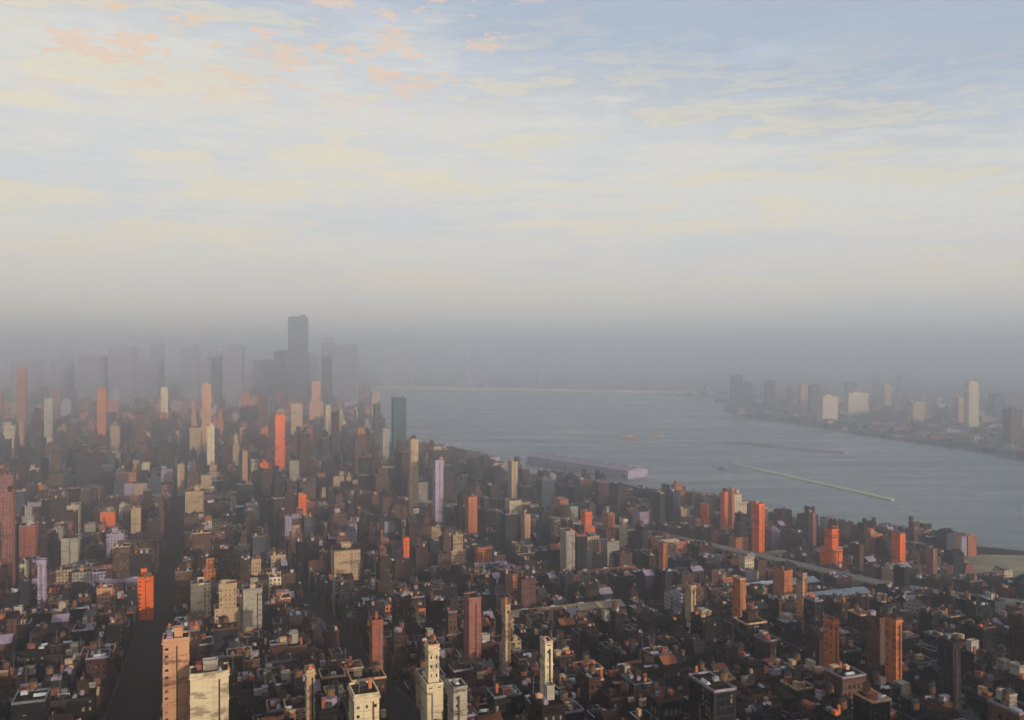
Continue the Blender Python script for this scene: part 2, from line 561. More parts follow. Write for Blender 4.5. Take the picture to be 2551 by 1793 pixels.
def glass_material(name, c, blind, share):
    t = NT(name)
    m = t.n('ShaderNodeMapping')
    m.inputs['Rotation'].default_value = (0, 0, -YAW)
    m.inputs['Scale'].default_value = (0.27, 0.27, 0.265)
    t.link(t.pos(), m.inputs['Vector'])
    fl = t.n('ShaderNodeVectorMath', operation='FLOOR')
    t.link(m.outputs[0], fl.inputs[0])
    wnz = t.n('ShaderNodeTexWhiteNoise')
    t.link(fl.outputs[0], wnz.inputs['Vector'])
    k = t.math('LESS_THAN', wnz.outputs['Value'], share)
    t.set('Base Color', t.mix(k, c, blind))
    t.set('Roughness', t.math('ADD', 0.14, t.math('MULTIPLY', k, 0.4)))
    t.set('Specular IOR Level', 0.3)
    return t.mat


GLASS = glass_material('window_glass', (0.013, 0.015, 0.019), (0.16, 0.135, 0.10), 0.22)
GREENGLASS = plain('green_curtain_glass', (0.030, 0.075, 0.072), 0.14, 0, 0.2, 0.1)
STEEL = plain('grey_steel', (0.16, 0.17, 0.18), 0.5, 0.3)
ZINC = plain('pale_zinc', (0.46, 0.47, 0.48), 0.5, 0.2)
WOOD = plain('weathered_tank_wood', (0.16, 0.085, 0.045), 0.85)
PEACH = plain('peach_render', (0.55, 0.33, 0.20), 0.85)
LILAC = plain('lilac_render', (0.27, 0.22, 0.265), 0.85)
DARK = plain('soot_dark_metal', (0.022, 0.021, 0.022), 0.7)
ORANGE = plain('orange_paint', (0.60, 0.16, 0.04), 0.6)
CREAM = plain('cream_paint', (0.60, 0.52, 0.34), 0.7)
YELLOW = plain('pale_yellow_paint', (0.80, 0.74, 0.46), 0.7)
BRIGHT = plain('bridge_yellow', (0.75, 0.62, 0.25), 0.6)
LAVENDER = plain('lavender_sheet_roof', (0.30, 0.22, 0.31), 0.6)
BROWNDECK = plain('brown_timber_deck', (0.17, 0.12, 0.095), 0.85)
CONC = plain('concrete', (0.26, 0.25, 0.24), 0.9)

# ------------------------------------------------------------------ the setting: river bed, river, banks, roads
EXT = 30000.0


def plate(name, pts, mat, z1=0.0, z0=-3.0, parent=None):
    bm = bmesh.new()
    vs = [bm.verts.new((x, y, z1)) for x, y in pts]
    f = bm.faces.new(vs)
    if f.normal.z < 0:
        f.normal_flip()
    r = bmesh.ops.extrude_face_region(bm, geom=[f])
    for g in r['geom']:
        if isinstance(g, bmesh.types.BMVert):
            g.co.z = z0
    bmesh.ops.recalc_face_normals(bm, faces=bm.faces)
    big = [x for x in bm.faces if len(x.verts) > 4]
    bmesh.ops.triangulate(bm, faces=big)
    me = bpy.data.meshes.new(name)
    bm.to_mesh(me); bm.free()
    me.materials.append(mat)
    return put(name, me, parent)


def ground_material():
    t = NT('asphalt_and_soil')
    p = t.pos()
    a = t.mix(t.step(t.noise(p, 0.004, 8, 0.65), 0.42, 0.62), (0.018, 0.0175, 0.018), (0.032, 0.028, 0.024))
    a = t.mix(t.math('MULTIPLY', t.step(t.noise(p, 0.05, 6, 0.7), 0.5, 0.7), 0.5), a, (0.05, 0.044, 0.036))
    t.set('Base Color', a); t.set('Roughness', 0.95); t.set('Specular IOR Level', 0.05)
    return t.mat


def bank_material():
    t = NT('hazy_bank_soil')
    p = t.pos()
    a = t.mix(t.step(t.noise(p, 0.0025, 9, 0.7, (1, 3, 1)), 0.42, 0.6), (0.070, 0.066, 0.070), (0.125, 0.108, 0.10))
    a = t.mix(t.math('MULTIPLY', t.step(t.noise(p, 0.012, 8, 0.7), 0.5, 0.66), 0.7), a, (0.035, 0.04, 0.03))
    t.set('Base Color', a); t.set('Roughness', 0.95); t.set('Specular IOR Level', 0.05)
    return t.mat


def water_material():
    t = NT('river_water')
    p = t.pos()
    t.set('Base Color', t.mix(t.step(t.noise(p, 0.002, 6, 0.6, (1, 2.5, 1)), 0.4, 0.65), (0.10, 0.13, 0.138), (0.135, 0.16, 0.162)))
    t.set('Roughness', t.math('ADD', 0.26, t.math('MULTIPLY', t.step(t.noise(p, 0.003, 6, 0.6, (0.6, 2.5, 1), loc=(3, 3, 3)), 0.42, 0.62), 0.16)))
    b = t.n('ShaderNodeBump')
    b.inputs['Strength'].default_value = 0.5
    b.inputs['Distance'].default_value = 1.0
    h = t.math('ADD', t.noise(p, 0.09, 6, 0.6, (0.6, 1.5, 1)), t.math('MULTIPLY', t.noise(p, 0.012, 3, 0.5, (0.5, 1.6, 1)), 2.0))
    t.link(h, b.inputs['Height'])
    t.link(b.outputs[0], t.b.inputs['Normal'])
    t.set('IOR', 1.33)
    return t.mat


ASPHALT, BANK, WATER = ground_material(), bank_material(), water_material()
ROADM = plain('worn_asphalt', (0.030, 0.030, 0.032), 0.9, 0, 0.3, 0.08)
PAVE = plain('pavement_concrete', (0.07, 0.064, 0.058), 0.9, 0, 0.4, 0.06)

g = MB().box(-EXT - 500, EXT + 500, -EXT - 500, EXT + 500, -6, -4).build('ground', plain('river_bed', (0.05, 0.05, 0.045)))
tag(g, 'dark river bed and terrain sheet', None, None, 'structure')
bm = bmesh.new()
vs = [bm.verts.new(p) for p in ((-EXT - 200, -EXT - 200, -1.5), (EXT + 200, -EXT - 200, -1.5), (EXT + 200, EXT + 200, -1.5), (-EXT - 200, EXT + 200, -1.5))]
bm.faces.new(vs)
me = bpy.data.meshes.new('river'); bm.to_mesh(me); bm.free(); me.materials.append(WATER)
tag(put('river', me), 'broad grey river curving away into the haze', None, None, 'structure')

near_pts = [(2400, -800), (1500, 700)] + NEAR_SHORE + [(-1251, EXT), (-EXT, EXT), (-EXT, -EXT), (2400, -EXT)]
cg = plate('city_ground', near_pts, ASPHALT)
bm = bmesh.new(); bm.from_mesh(cg.data)
for yc in list(range(-200, 1600, 100)):          # cut the sheet across the slope, then raise it
    geo = bm.verts[:] + bm.edges[:] + bm.faces[:]
    bmesh.ops.bisect_plane(bm, geom=geo, plane_co=(0, yc, 0), plane_no=(0, 1, 0))
for v in bm.verts:
    if v.co.z > -1:
        v.co.z = hill(v.co.x, v.co.y)
bmesh.ops.triangulate(bm, faces=bm.faces[:])
bm.to_mesh(cg.data); bm.free()
tag(cg, 'dark asphalt ground under the near city, climbing towards the lookout', None, None, 'structure')
far_pts = [(-1250, EXT)] + [(x + (1 if i == 0 else 0), y) for i, (x, y) in enumerate(FAR_SHORE)] + [(2400, 1700), (6000, -800), (6000, -EXT), (EXT, -EXT), (EXT, EXT)]
tag(plate('far_bank', far_pts, BANK, 0.5), 'brownish low bank across the river', None, None, 'structure')


def shore_y(x, y):
    """distance along the ray from the lookout through (x, y) at which it crosses the near shoreline, as a y value"""
    s = x / y
    best = None
    pts = [(1500, 700)] + NEAR_SHORE
    for (ax, ay), (bx, by) in zip(pts, pts[1:]):
        fa, fb = ax - s * ay, bx - s * by
        if fa * fb <= 0 and fa != fb:
            t = fa / (fa - fb)
            yy = ay + t * (by - ay)
            if best is None or yy < best:
                best = yy
    return best


def on_city(x, y, margin=14):
    sy = shore_y(x, y)
    if sy is None:
        return x / y < -0.16 or y < 1200
    return y < sy - margin


# street grid: avenues run along u, streets along v
AVE, AVE_W, STR, STR_W = 150.0, 26.0, 86.0, 15.0
V0 = -36.0                                   # centre line of the wide dark avenue
NA0, NA1, NS0, NS1 = -20, 10, 1, 44
blocks = []
for i in range(NA0, NA1):
    for j in range(NS0, NS1):
        va, vb = V0 + i * AVE + AVE_W / 2, V0 + (i + 1) * AVE - AVE_W / 2
        if i == -1: vb -= 2
        if i == 0: va += 2
        ua, ub = j * STR + STR_W / 2, (j + 1) * STR - STR_W / 2
        x, y = uv((ua + ub) / 2, (va + vb) / 2)
        if y < 190 or abs(x) > 0.78 * y + 170 or not all(on_city(*uv(a, b), 6) for a in (ua, ub) for b in (va, vb)):
            continue
        blocks.append((va, vb, ua, ub, x, y))
pm = MB()
for (va, vb, ua, ub, x, y) in blocks:
    q = [uv(ua, va), uv(ua, vb), uv(ub, vb), uv(ub, va)]
    pm.quadbox([(a, b, hill(a, b) - 3.0) for a, b in q], [(a, b, hill(a, b) + 0.4) for a, b in q], 0, False)
tag(pm.build('pavement', PAVE), 'raised kerbed pavement blocks of the street grid', None, None, 'structure')
# pale dry lawn on the slope above the right-hand shore
LAWN = [(590, 1185), (760, 1120), (960, 1260), (900, 1375), (740, 1400), (640, 1330)]
lw = MB()
lw.quadbox([(x, y, hill(x, y) - 2) for x, y in LAWN], [(x, y, hill(x, y) + 0.9) for x, y in LAWN], 0, False)
tag(lw.build('lawn', plain('dry_lawn', (0.34, 0.29, 0.17), .95, 0, .4, .02)), 'pale dry lawn on the slope above the right-hand shore', None, None, 'structure')


def in_lawn(x, y):
    ins = False
    for (ax, ay), (bx, by) in zip(LAWN, LAWN[1:] + LAWN[:1]):
        if (ay > y) != (by > y) and x < ax + (y - ay) / (by - ay) * (bx - ax):
            ins = not ins
    return ins


# ------------------------------------------------------------------ buildings
M_TANK = MB().lathe([(2.0, 3.0), (2.0, 6.6)], 12).mesh('water_tank', WOOD)
M_TANKROOF = MB().lathe([(2.2, 6.6), (0.15, 8.0)], 12).mesh('tank_roof', DARK)
M_LEG = MB().box(-0.14, 0.14, -0.14, 0.14, 0, 3.0).mesh('leg', DARK)
M_TANK_FAR = MB().lathe([(2.0, 2.6), (2.0, 6.6), (0.15, 8.0)], 10)
for sx in (-1, 1):
    for sy in (-1, 1):
        M_TANK_FAR.box(sx * 1.2 - .15, sx * 1.2 + .15, sy * 1.2 - .15, sy * 1.2 + .15, 0, 2.7)
M_TANK_FAR = M_TANK_FAR.mesh('water_tank', WOOD)
M_AIR = [MB().box(-1.6, 1.6, -1.1, 1.1, 0.25, 1.9).box(-1.4, -1.2, -0.9, 0.9, 0, 0.25).box(1.2, 1.4, -0.9, 0.9, 0, 0.25)
         .lathe([(0.75, 1.9), (0.75, 2.2), (0.6, 2.2)], 10).mesh('air_unit', m) for m in (ZINC, STEEL, PEACH, LILAC, DARK, STEEL, WALL['brown'], ORANGE)]
M_HUT = [MB().box(-2.2, 2.2, -1.6, 1.6, 0, 3.0).box(-2.4, 2.4, -1.8, 1.8, 3.0, 3.25).box(-0.5, 0.5, -1.66, -1.6, 0.05, 2.1)
         .mesh('stair_hut', m) for m in (WALL['dark_brown'], WALL['tan'], WALL['brick_red'], LILAC)]
M_CHIM = [MB().box(-0.8, 0.8, -0.5, 0.5, 0, 4.2).box(-0.95, 0.95, -0.65, 0.65, 4.2, 4.5)
          .lathe([(0.25, 4.5), (0.2, 5.1)], 8, -0.4).lathe([(0.25, 4.5), (0.2, 5.1)], 8, 0.4).mesh('chimney', m)
          for m in (WALL['brick_red'], WALL['burnt_orange'], WALL['brown'])]
M_SKYL = MB()
M_SKYL.quadbox([(-3, -1.2, 0.0), (3, -1.2, 0.0), (3, 1.2, 0.0), (-3, 1.2, 0.0)], [(-2.9, -0.1, 1.3), (2.9, -0.1, 1.3), (2.9, 0.1, 1.3), (-2.9, 0.1, 1.3)])
M_SKYL = M_SKYL.mesh('skylight', ZINC)
M_MAST = MB().lathe([(0.22, 0), (0.10, 12)], 6).box(-1.2, 1.2, -0.06, 0.06, 8.6, 8.75).box(-0.8, 0.8, -0.06, 0.06, 10.2, 10.35).mesh('antenna_mast', STEEL)
_cache = {}


def block_body(root, w, d, h, z0, wall, glass, bay, gx, gz, fh, r, detail=2, roofm=None):
    """one storeyed volume with recessed windows: glass core, floor bands and piers"""
    n = max(1, int((h - z0) / fh)); fh = (h - z0) / n
    inset = 0.45
    MB().box(-w / 2 + inset, w / 2 - inset, -d / 2 + inset, d / 2 - inset, z0, h - 0.1).build('window', glass, root)['kind'] = 'stuff'
    b = MB()
    for k in range(n):
        z = z0 + k * fh
        b.box(-w / 2, w / 2, -d / 2, d / 2, z, z + fh * (1 - gz))
    b.box(-w / 2, w / 2, -d / 2, d / 2, h - fh * 0.22, h)
    pr = 0.07
    for sx in (-1, 1):
        for sy in (-1, 1):
            cx, cy = sx * (w / 2 - 0.55 + pr), sy * (d / 2 - 0.55 + pr)
            b.box(cx - 0.55, cx + 0.55, cy - 0.55, cy + 0.55, z0 + 0.01, h - 0.02)
    for (length, ax) in ((w, 0), (d, 1)):
        m = max(1, round(length / bay)); s = length / m; pw = s * (1 - gx) / 2
        for k in range(1, m):
            c = -length / 2 + k * s
            for sg in (-1, 1):
                e = (d if ax == 0 else w) / 2
                lo, hi = sorted((sg * (e + pr), sg * (e - 0.5)))
                if ax == 0:
                    b.box(c - pw, c + pw, lo, hi, z0 + 0.01, h - 0.02)
                else:
                    if sg > 0 and root.get('far'):
                        continue
                    b.box(lo, hi, c - pw, c + pw, z0 + 0.01, h - 0.02)
    b.build('wall', wall, root)
    MB().ring(w + 0.5, d + 0.5, 0.55, h, h + 1.2).build('parapet', r.choice((wall, wall, wall, wall, wall, WALL['brown'], STEEL, PEACH, LILAC)), root)
    MB().box(-w / 2 + 0.31, w / 2 - 0.31, -d / 2 + 0.31, d / 2 - 0.31, h, h + 0.3).build('roof', roofm, root)


def rooftop(root, w, d, h, r, near, feats):
    z = h + 0.3
    spots = [(fx, fy) for fx in (-0.28, 0.02, 0.3) for fy in (-0.26, 0.04, 0.3)]
    r.shuffle(spots)
    for f, (fx, fy) in zip(feats, spots):
        x, y = fx * w, fy * d
        if f == 'tank':
            if near:
                t = put('water_tank', M_TANK, root, (x, y, z))
                put('tank_roof', M_TANKROOF, t)
                for sx in (-1, 1):
                    for sy in (-1, 1):
                        put('leg', M_LEG, t, (sx * 1.3, sy * 1.3, 0))
            else:
                put('water_tank', M_TANK_FAR, root, (x, y, z))
        elif f == 'air':
            put('air_unit', r.choice(M_AIR), root, (x, y, z), r.choice((0, math.pi / 2)), (1, 1, r.uniform(.8, 1.3)))
        elif f == 'hut':
            put('stair_hut', r.choice(M_HUT), root, (x, y, z), r.choice((0, math.pi / 2)))
        elif f == 'chimney':
            put('chimney', r.choice(M_CHIM), root, (x, y, z))
        elif f == 'skylight':
            put('skylight', M_SKYL, root, (x, y, z), r.choice((0, math.pi / 2)))
        elif f == 'mast':
            put('antenna_mast', M_MAST, root, (x, y, z))


FEAT_WORD = {'tank': 'a water tank', 'air': 'roof air units', 'hut': 'a stair hut', 'chimney': 'a chimney',
             'skylight': 'a skylight', 'mast': 'an antenna mast'}


def building(name, x, y, w, d, h, colour, style, r, roof='tar', feats=(), yaw=YAW, solid=False):
    root = empty(name, (x, y, hill(x, y) + .15), yaw)
    wall = WALL[colour]
    glass = GREENGLASS if colour == 'green_glass' else GLASS
    near = y < 750
    bay, gx, gz, fh = r.uniform(3.2, 4.2), r.uniform(0.35, 0.5), r.uniform(0.42, 0.52), r.uniform(3.5, 4.1)
    if solid:
        gx, gz = 0.26, 0.36
    if style == 'glass':
        bay, gx, gz, fh = 3.0, 0.86, 0.78, 3.9
    rm = ROOF[roof]
    if solid:                                   # windowless party wall over most of the front
        hb = h * (.6 if style == 'setback' else 1) - 2.0
        k = r.random()
        xa, xb = (-w / 2, w / 2) if k < .45 else (-w / 2, w * r.uniform(.05, .25)) if k < .7 else (-w * r.uniform(.05, .25), w / 2)
        MB().box(xa + .1, xb - .1, -d / 2 - .14, -d / 2 + .3, hb * r.uniform(.0, .15), hb - r.choice((0, 0, 3.8))).build('party_wall', wall, root)
        n_b = max(2, int(h / 11))
        for q in range(1, n_b):
            if style != 'setback' or h * q / n_b < h * .5:
                MB().ring(w + .9, d + .9, .9, h * q / n_b, h * q / n_b + r.uniform(.35, .7)).build('belt_course', wall, root)
        fx = r.uniform(-.3, .3) * w
        MB().box(fx - .35, fx + .35, -d / 2 - .6, -d / 2 - .1, 1.0, hb - 1).build('flue', r.choice((STEEL, DARK, WALL['brown'])), root)
    if style == 'setback':
        h1, h2 = h * r.uniform(.55, .68), h
        block_body(root, w, d, h1, -6, wall, glass, bay, gx, gz, fh, r, roofm=rm)
        block_body(root, w * .66, d * .62, h2, h1 + 0.31, wall, glass, bay, gx, gz, fh, r, roofm=rm)
        MB().ring(w * .66 + 1.2, d * .62 + 1.2, 1.0, h2 - 1.6, h2 - 0.7).build('cornice', wall, root)
        rooftop(root, w * .62, d * .58, h2, r, near, feats)
    else:
        block_body(root, w, d, h, -6, wall, glass, bay, gx, gz, fh, r, roofm=rm)
        if style != 'glass' and r.random() < .6:
            MB().ring(w + 1.3, d + 1.3, 1.0, h - 1.5, h - 0.6).build('cornice', wall, root)
        if w > 9 and d > 9 and r.random() < .5:
            pw, pd, ph = w * r.uniform(.3, .45), d * r.uniform(.3, .45), r.uniform(3.5, 7)
            px, py = w * r.uniform(-.18, .18), d * r.uniform(.1, .22)
            k = MB().box(px - pw / 2, px + pw / 2, py - pd / 2, py + pd / 2, h + 0.3, h + 0.3 + ph)
            k.ring(pw + .5, pd + .5, .5, h + ph + .3, h + ph + .8, 0, px, py)
            k.build('penthouse', WALL[r.choice(('dark_brown', 'beige', colour))], root)
        rooftop(root, w * .9, d * .9, h, r, near, feats)
    return root


FEATS = ['tank', 'air', 'air', 'hut', 'chimney', 'skylight', 'mast', 'air', 'air', 'hut']
ROOFS = ['tar'] * 8 + ['brown_felt'] * 6 + ['grey_felt'] * 4 + ['rust', 'sand', 'lilac', 'pale_metal']
footprints = []                                # (u, v, half depth, half width)
marks = []                                     # landmark: x, y, half width, slope, phrase
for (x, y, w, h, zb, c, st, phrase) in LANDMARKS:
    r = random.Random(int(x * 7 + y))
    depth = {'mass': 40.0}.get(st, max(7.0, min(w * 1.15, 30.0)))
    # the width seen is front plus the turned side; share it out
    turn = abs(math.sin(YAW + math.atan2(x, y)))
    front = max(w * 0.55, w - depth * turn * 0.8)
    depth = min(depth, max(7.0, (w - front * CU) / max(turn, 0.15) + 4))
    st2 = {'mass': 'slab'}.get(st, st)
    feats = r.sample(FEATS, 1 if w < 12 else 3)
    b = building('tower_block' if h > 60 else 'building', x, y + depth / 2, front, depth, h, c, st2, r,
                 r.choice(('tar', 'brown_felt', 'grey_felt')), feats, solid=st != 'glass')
    lab = phrase[4:]
    if len(lab.split()) < 5:
        o = min((q for q in LANDMARKS if q[7] != phrase), key=lambda q: (q[0] / q[1] - x / y) ** 2 + 2 * (1 / q[1] - 1 / y) ** 2 * 1e5)
        lab += (' right of ' if x / y > o[0] / o[1] else ' left of ') + o[7]
    tag(b, lab, 'tower' if h > 60 else 'building', 'sunlit towers standing out of the city')
    u, v = to_uv(x, y + depth / 2)
    footprints.append((u, v, depth / 2 + 2, front / 2 + 2))
    marks.append((x, y, w / 2, (EYE - hill(x, y) - zb) / y, phrase))


# long sheds with bright sheet roofs, each filling the front row of one block
SHEDS = [(358, 1091, 11, 'pale_metal', 'upper long shed with a pale blue roof right of the thin salmon tower'),
         (400, 1000, 10, 'pale_metal', 'lower long shed with a pale blue roof nearest the brown slab'),
         (-988, 2050, 12, 'pale_metal', 'long pale blue shed roof far off at the left'),
         (-840, 1900, 12, 'pale_metal', 'second pale blue shed roof at the left, nearer the avenue'),
         (287, 1368, 9, 'sand', 'long sand coloured shed roof below the bright orange towers'),
         (-465, 1055, 12, 'lilac', 'long lilac shed roof left of the dark avenue'),
         (30, 905, 12, 'sand', 'long cream shed roof right of the broad dusty red slab'),
         (-120, 1230, 12, 'lilac', 'lilac shed roof in the middle of the city'),
         (140, 1150, 10, 'rust', 'long rust coloured shed roof in the middle of the city'),
         (250, 1010, 10, 'rust', 'rust coloured shed roof near the orange brown slab')]


def long_shed(x, y, h, roof, label):
    va, vb, ua, ub, bx, by = min(blocks, key=lambda k: (k[4] - x) ** 2 + (k[5] - y) ** 2)
    ln, wd = vb - va - 6, 24.0
    u, v = ua + 2 + wd / 2, (va + vb) / 2
    x, y = uv(u, v)
    root = empty('long_shed', (x, y, hill(x, y) + .16), YAW)
    MB().box(-ln / 2, ln / 2, -wd / 2, wd / 2, -6, h).build('wall', WALL['brown'], root)
    for k in range(4):
        c = -ln / 2 + (k + .5) * ln / 4
        rf = MB()
        a, b = c - ln / 8 - .2, c + ln / 8 - 1.2
        rf.v += [(a, -wd / 2 - .6, h), (b, -wd / 2 - .6, h), (b, 0, h + 3.4), (a, 0, h + 3.4), (b, wd / 2 + .6, h), (a, wd / 2 + .6, h)]
        rf.f += [(0, 1, 2, 3), (3, 2, 4, 5), (0, 3, 5), (1, 4, 2), (0, 5, 4, 1)]; rf.m += [0] * 5
        rf.build('roof', ROOF[roof], root)
        put('skylight', M_SKYL, root, (c, 0, h + 3.0))
    tag(root, label, 'shed', 'long sheds among the blocks')
    footprints.append((u, v, wd / 2 + 1, ln / 2 + 1))
    marks.append((x, y - wd / 2, ln / 2, (EYE - h - hill(x, y) + 4) / (y - wd / 2), 'the ' + label))


for s in SHEDS:
    long_shed(*s)


# elevated road slanting down towards the right through the city, pale barriers on both sides
ROAD = [(-330, 1960), (-248, 1880), (-104, 1773), (52, 1660), (243, 1508), (349, 1250), (420, 960), (520, 800)]
ROAD_H = 19.0


def road_distance(x, y):
    best = 1e9
    for (ax, ay), (bx, by) in zip(ROAD, ROAD[1:]):
        dx, dy = bx - ax, by - ay
        t = max(0, min(1, ((x - ax) * dx + (y - ay) * dy) / (dx * dx + dy * dy)))
        best = min(best, math.hypot(x - ax - t * dx, y - ay - t * dy))
    return best


fine = []
for k in range(len(ROAD) - 1):
    p0, p1, p2, p3 = ROAD[max(0, k - 1)], ROAD[k], ROAD[k + 1], ROAD[min(len(ROAD) - 1, k + 2)]
    for q in range(6):
        t = q / 6
        fine.append(tuple(.5 * (2 * b_ + (c_ - a_) * t + (2 * a_ - 5 * b_ + 4 * c_ - d_) * t * t + (3 * b_ - a_ - 3 * c_ + d_) * t ** 3)
                          for a_, b_, c_, d_ in zip(p0, p1, p2, p3)))
fine.append(ROAD[-1])
ROAD = fine
er = empty('elevated_road', (0, 0, 0))
tag(er, 'elevated road with pale barriers slanting down to the right through the city', 'road')
offs = []
for k, (x, y) in enumerate(ROAD):
    a_, b_ = ROAD[max(0, k - 1)], ROAD[min(len(ROAD) - 1, k + 1)]
    n_ = Vector((-(b_[1] - a_[1]), b_[0] - a_[0])).normalized()
    offs.append((Vector((x, y)), n_, hill(x, y) + ROAD_H))
for nm, o0, o1, za, zb_, mt in (('deck', -6.5, 6.5, -1.6, 0, CONC), ('barrier', 6.0, 6.5, 0.003, 2.4, ZINC), ('barrier', -6.5, -6.0, 0.003, 2.4, CREAM)):
    m_ = MB()
    for (p, n_, z) in offs:
        for o_, zz in ((o0, za), (o1, za), (o1, zb_), (o0, zb_)):
            m_.v.append((p.x + n_.x * o_, p.y + n_.y * o_, z + zz))
    for k in range(len(offs) - 1):
        for e in range(4):
            f_ = (e + 1) % 4
            m_.f.append((4 * k + e, 4 * k + f_, 4 * k + 4 + f_, 4 * k + 4 + e)); m_.m.append(0)
    m_.f += [(3, 2, 1, 0), tuple(4 * (len(offs) - 1) + e for e in range(4))]; m_.m += [0, 0]
    m_.build(nm, mt, er)
M_COL = MB().lathe([(1.3, -4), (1.1, ROAD_H - 3.4)], 10).box(-1.2, 1.2, -5, 5, ROAD_H - 3.4, ROAD_H - 1.6).mesh('column', CONC)
for (p, n_, z) in offs:
    put('column', M_COL, er, (p.x, p.y, z - ROAD_H), math.atan2(n_.y, n_.x) - math.pi / 2)
for k in range(len(ROAD) - 1):
    (ax, ay), (bx, by) = ROAD[k], ROAD[k + 1]
    mx, my = (ax + bx) / 2, (ay + by) / 2
    marks.append((mx, my - 8, abs(ax - bx) / 2 + 2, (EYE - hill(mx, my) - ROAD_H + 3) / (my - 8), 'the elevated road'))

marks.append((720, 1150, 150, (EYE - hill(0, 1200) - 1) / 1150, 'the lawn'))
TAN_SUN = math.tan(SUN_EL)
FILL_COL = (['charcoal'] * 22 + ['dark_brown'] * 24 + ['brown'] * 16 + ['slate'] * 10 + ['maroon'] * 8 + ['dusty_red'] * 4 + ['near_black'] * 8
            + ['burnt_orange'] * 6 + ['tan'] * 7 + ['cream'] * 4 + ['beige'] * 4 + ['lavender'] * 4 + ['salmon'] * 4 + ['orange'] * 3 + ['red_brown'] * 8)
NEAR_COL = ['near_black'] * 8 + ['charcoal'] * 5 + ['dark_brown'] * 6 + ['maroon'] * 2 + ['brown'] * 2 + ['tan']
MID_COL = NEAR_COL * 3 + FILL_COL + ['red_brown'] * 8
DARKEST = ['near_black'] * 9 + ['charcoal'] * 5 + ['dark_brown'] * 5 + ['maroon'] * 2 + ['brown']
lots = []
for (va, vb, ua, ub, bx, by) in blocks:
    r = random.Random(int(va * 13 + ua * 7))
    rows = 4 if by < 1000 else 3 if by < 1500 else 2
    lo, hi = (7, 17) if by < 1000 else (10, 22) if by < 1500 else (14, 32)
    for row in range(rows):
        dep = (ub - ua - 3) / rows
        u0 = ua + 1.5 + row * dep + .4
        v = va + 1.5
        while v < vb - 6:
            w = min(r.uniform(lo, hi), vb - 1.5 - v)
            if vb - 1.5 - (v + w) < lo * .7:
                w = vb - 1.5 - v
            d = (dep - .8) * r.uniform(.78, 1.0)
            uc = u0 + d / 2 if row == 0 else u0 + dep - .8 - d / 2
            vc = v + w / 2
            v += w + 0.5
            x, y = uv(uc, vc)
            med = 15 + 24 * min(1, max(0, (y - 700) / 900))
            h = med * math.exp(r.gauss(0, .40))
            if r.random() < .07:
                h *= r.uniform(1.5, 2.2)
            s = x / y
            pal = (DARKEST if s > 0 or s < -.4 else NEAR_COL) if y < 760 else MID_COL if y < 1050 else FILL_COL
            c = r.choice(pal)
            if -430 < x < -190 and 1440 < y < 1720 and r.random() < .7:
                c = r.choice(('red_brown', 'red_brown', 'brown', 'dusty_red', 'maroon'))
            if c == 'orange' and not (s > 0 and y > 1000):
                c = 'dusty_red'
            roof = r.choice(ROOFS[:14] if y < 700 else ROOFS)
            rr = r.random()
            if any(abs(uc - a) < d / 2 + c1 and abs(vc - b) < w / 2 + c2 for a, b, c1, c2 in footprints):
                continue
            if in_lawn(x, y):
                continue
            if road_distance(x, y) < 9 + .55 * max(w, d):
                continue
            # keep the view open: no ordinary block rises past the waterline or in front of a landmark
            g0 = hill(x, y)
            sy = shore_y(x, y)
            cap = EYE - EYE * y / sy + 0.011 * y if sy else EYE - 0.16 * y
            if s < -0.16:
                cap = EYE - 0.043 * y
            near_face = y - d / 2
            for (mx, my, mw, slope, _p) in marks:
                if near_face < my:
                    t = near_face / my
                    if abs(x - mx * t) < w * 0.6 + mw * t:
                        cap = min(cap, EYE - slope * near_face + 0.002 * y)
            for (mx, my, mw, mh, zb, mc, ms, _p) in LANDMARKS:      # the morning sun reaches the landmark fronts
                ax, ay = x - mx, y - my
                along = ax * SUN_AZ.x + ay * SUN_AZ.y
                if 0 < along < 170 and abs(ax * SUN_AZ.y - ay * SUN_AZ.x) < (w + mw) * .5:
                    cap = min(cap, hill(mx, my) + .22 * mh + along * TAN_SUN)
            if y < 560:
                cap = min(cap, EYE - 0.375 * y + 6)
            h = min(h, cap - g0)
            if h < 5:
                h = 5 + 3 * rr
            lots.append(dict(x=x, y=y, w=w, d=d, h=h, c=c, roof=roof, r=rr, g=g0, size=w * (h + d * .3) / (y * y) * (1 if abs(x) < .585 * y and (EYE - h - g0) / y < .41 else .01)))
lots.sort(key=lambda L: -L['size'])
PICK = 300

made = []
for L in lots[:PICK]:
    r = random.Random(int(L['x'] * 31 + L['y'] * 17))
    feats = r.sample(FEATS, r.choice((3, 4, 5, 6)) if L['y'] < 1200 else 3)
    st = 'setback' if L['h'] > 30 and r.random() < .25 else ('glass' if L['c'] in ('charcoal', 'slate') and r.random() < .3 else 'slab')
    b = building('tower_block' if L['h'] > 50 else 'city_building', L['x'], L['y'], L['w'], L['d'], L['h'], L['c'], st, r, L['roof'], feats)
    kind = 'stepped block' if st == 'setback' else 'glass block' if st == 'glass' else 'tower' if L['h'] > 50 else 'building'
    s, e = L['x'] / L['y'], (EYE - L['h'] - L['g']) / L['y']
    best = min(marks[:len(LANDMARKS)], key=lambda m: abs(m[0] / m[1] - s) + 1.3 * abs(m[3] - e))
    ds = s - best[0] / best[1]
    rel = ('right of' if ds > 0 else 'left of') if abs(ds) > 0.02 else ('in front of' if L['y'] < best[1] else 'behind')
    made.append([b, WORD[L['c']], kind, feats, rel, best[4], L['y'], L['h']])
by_label = {}
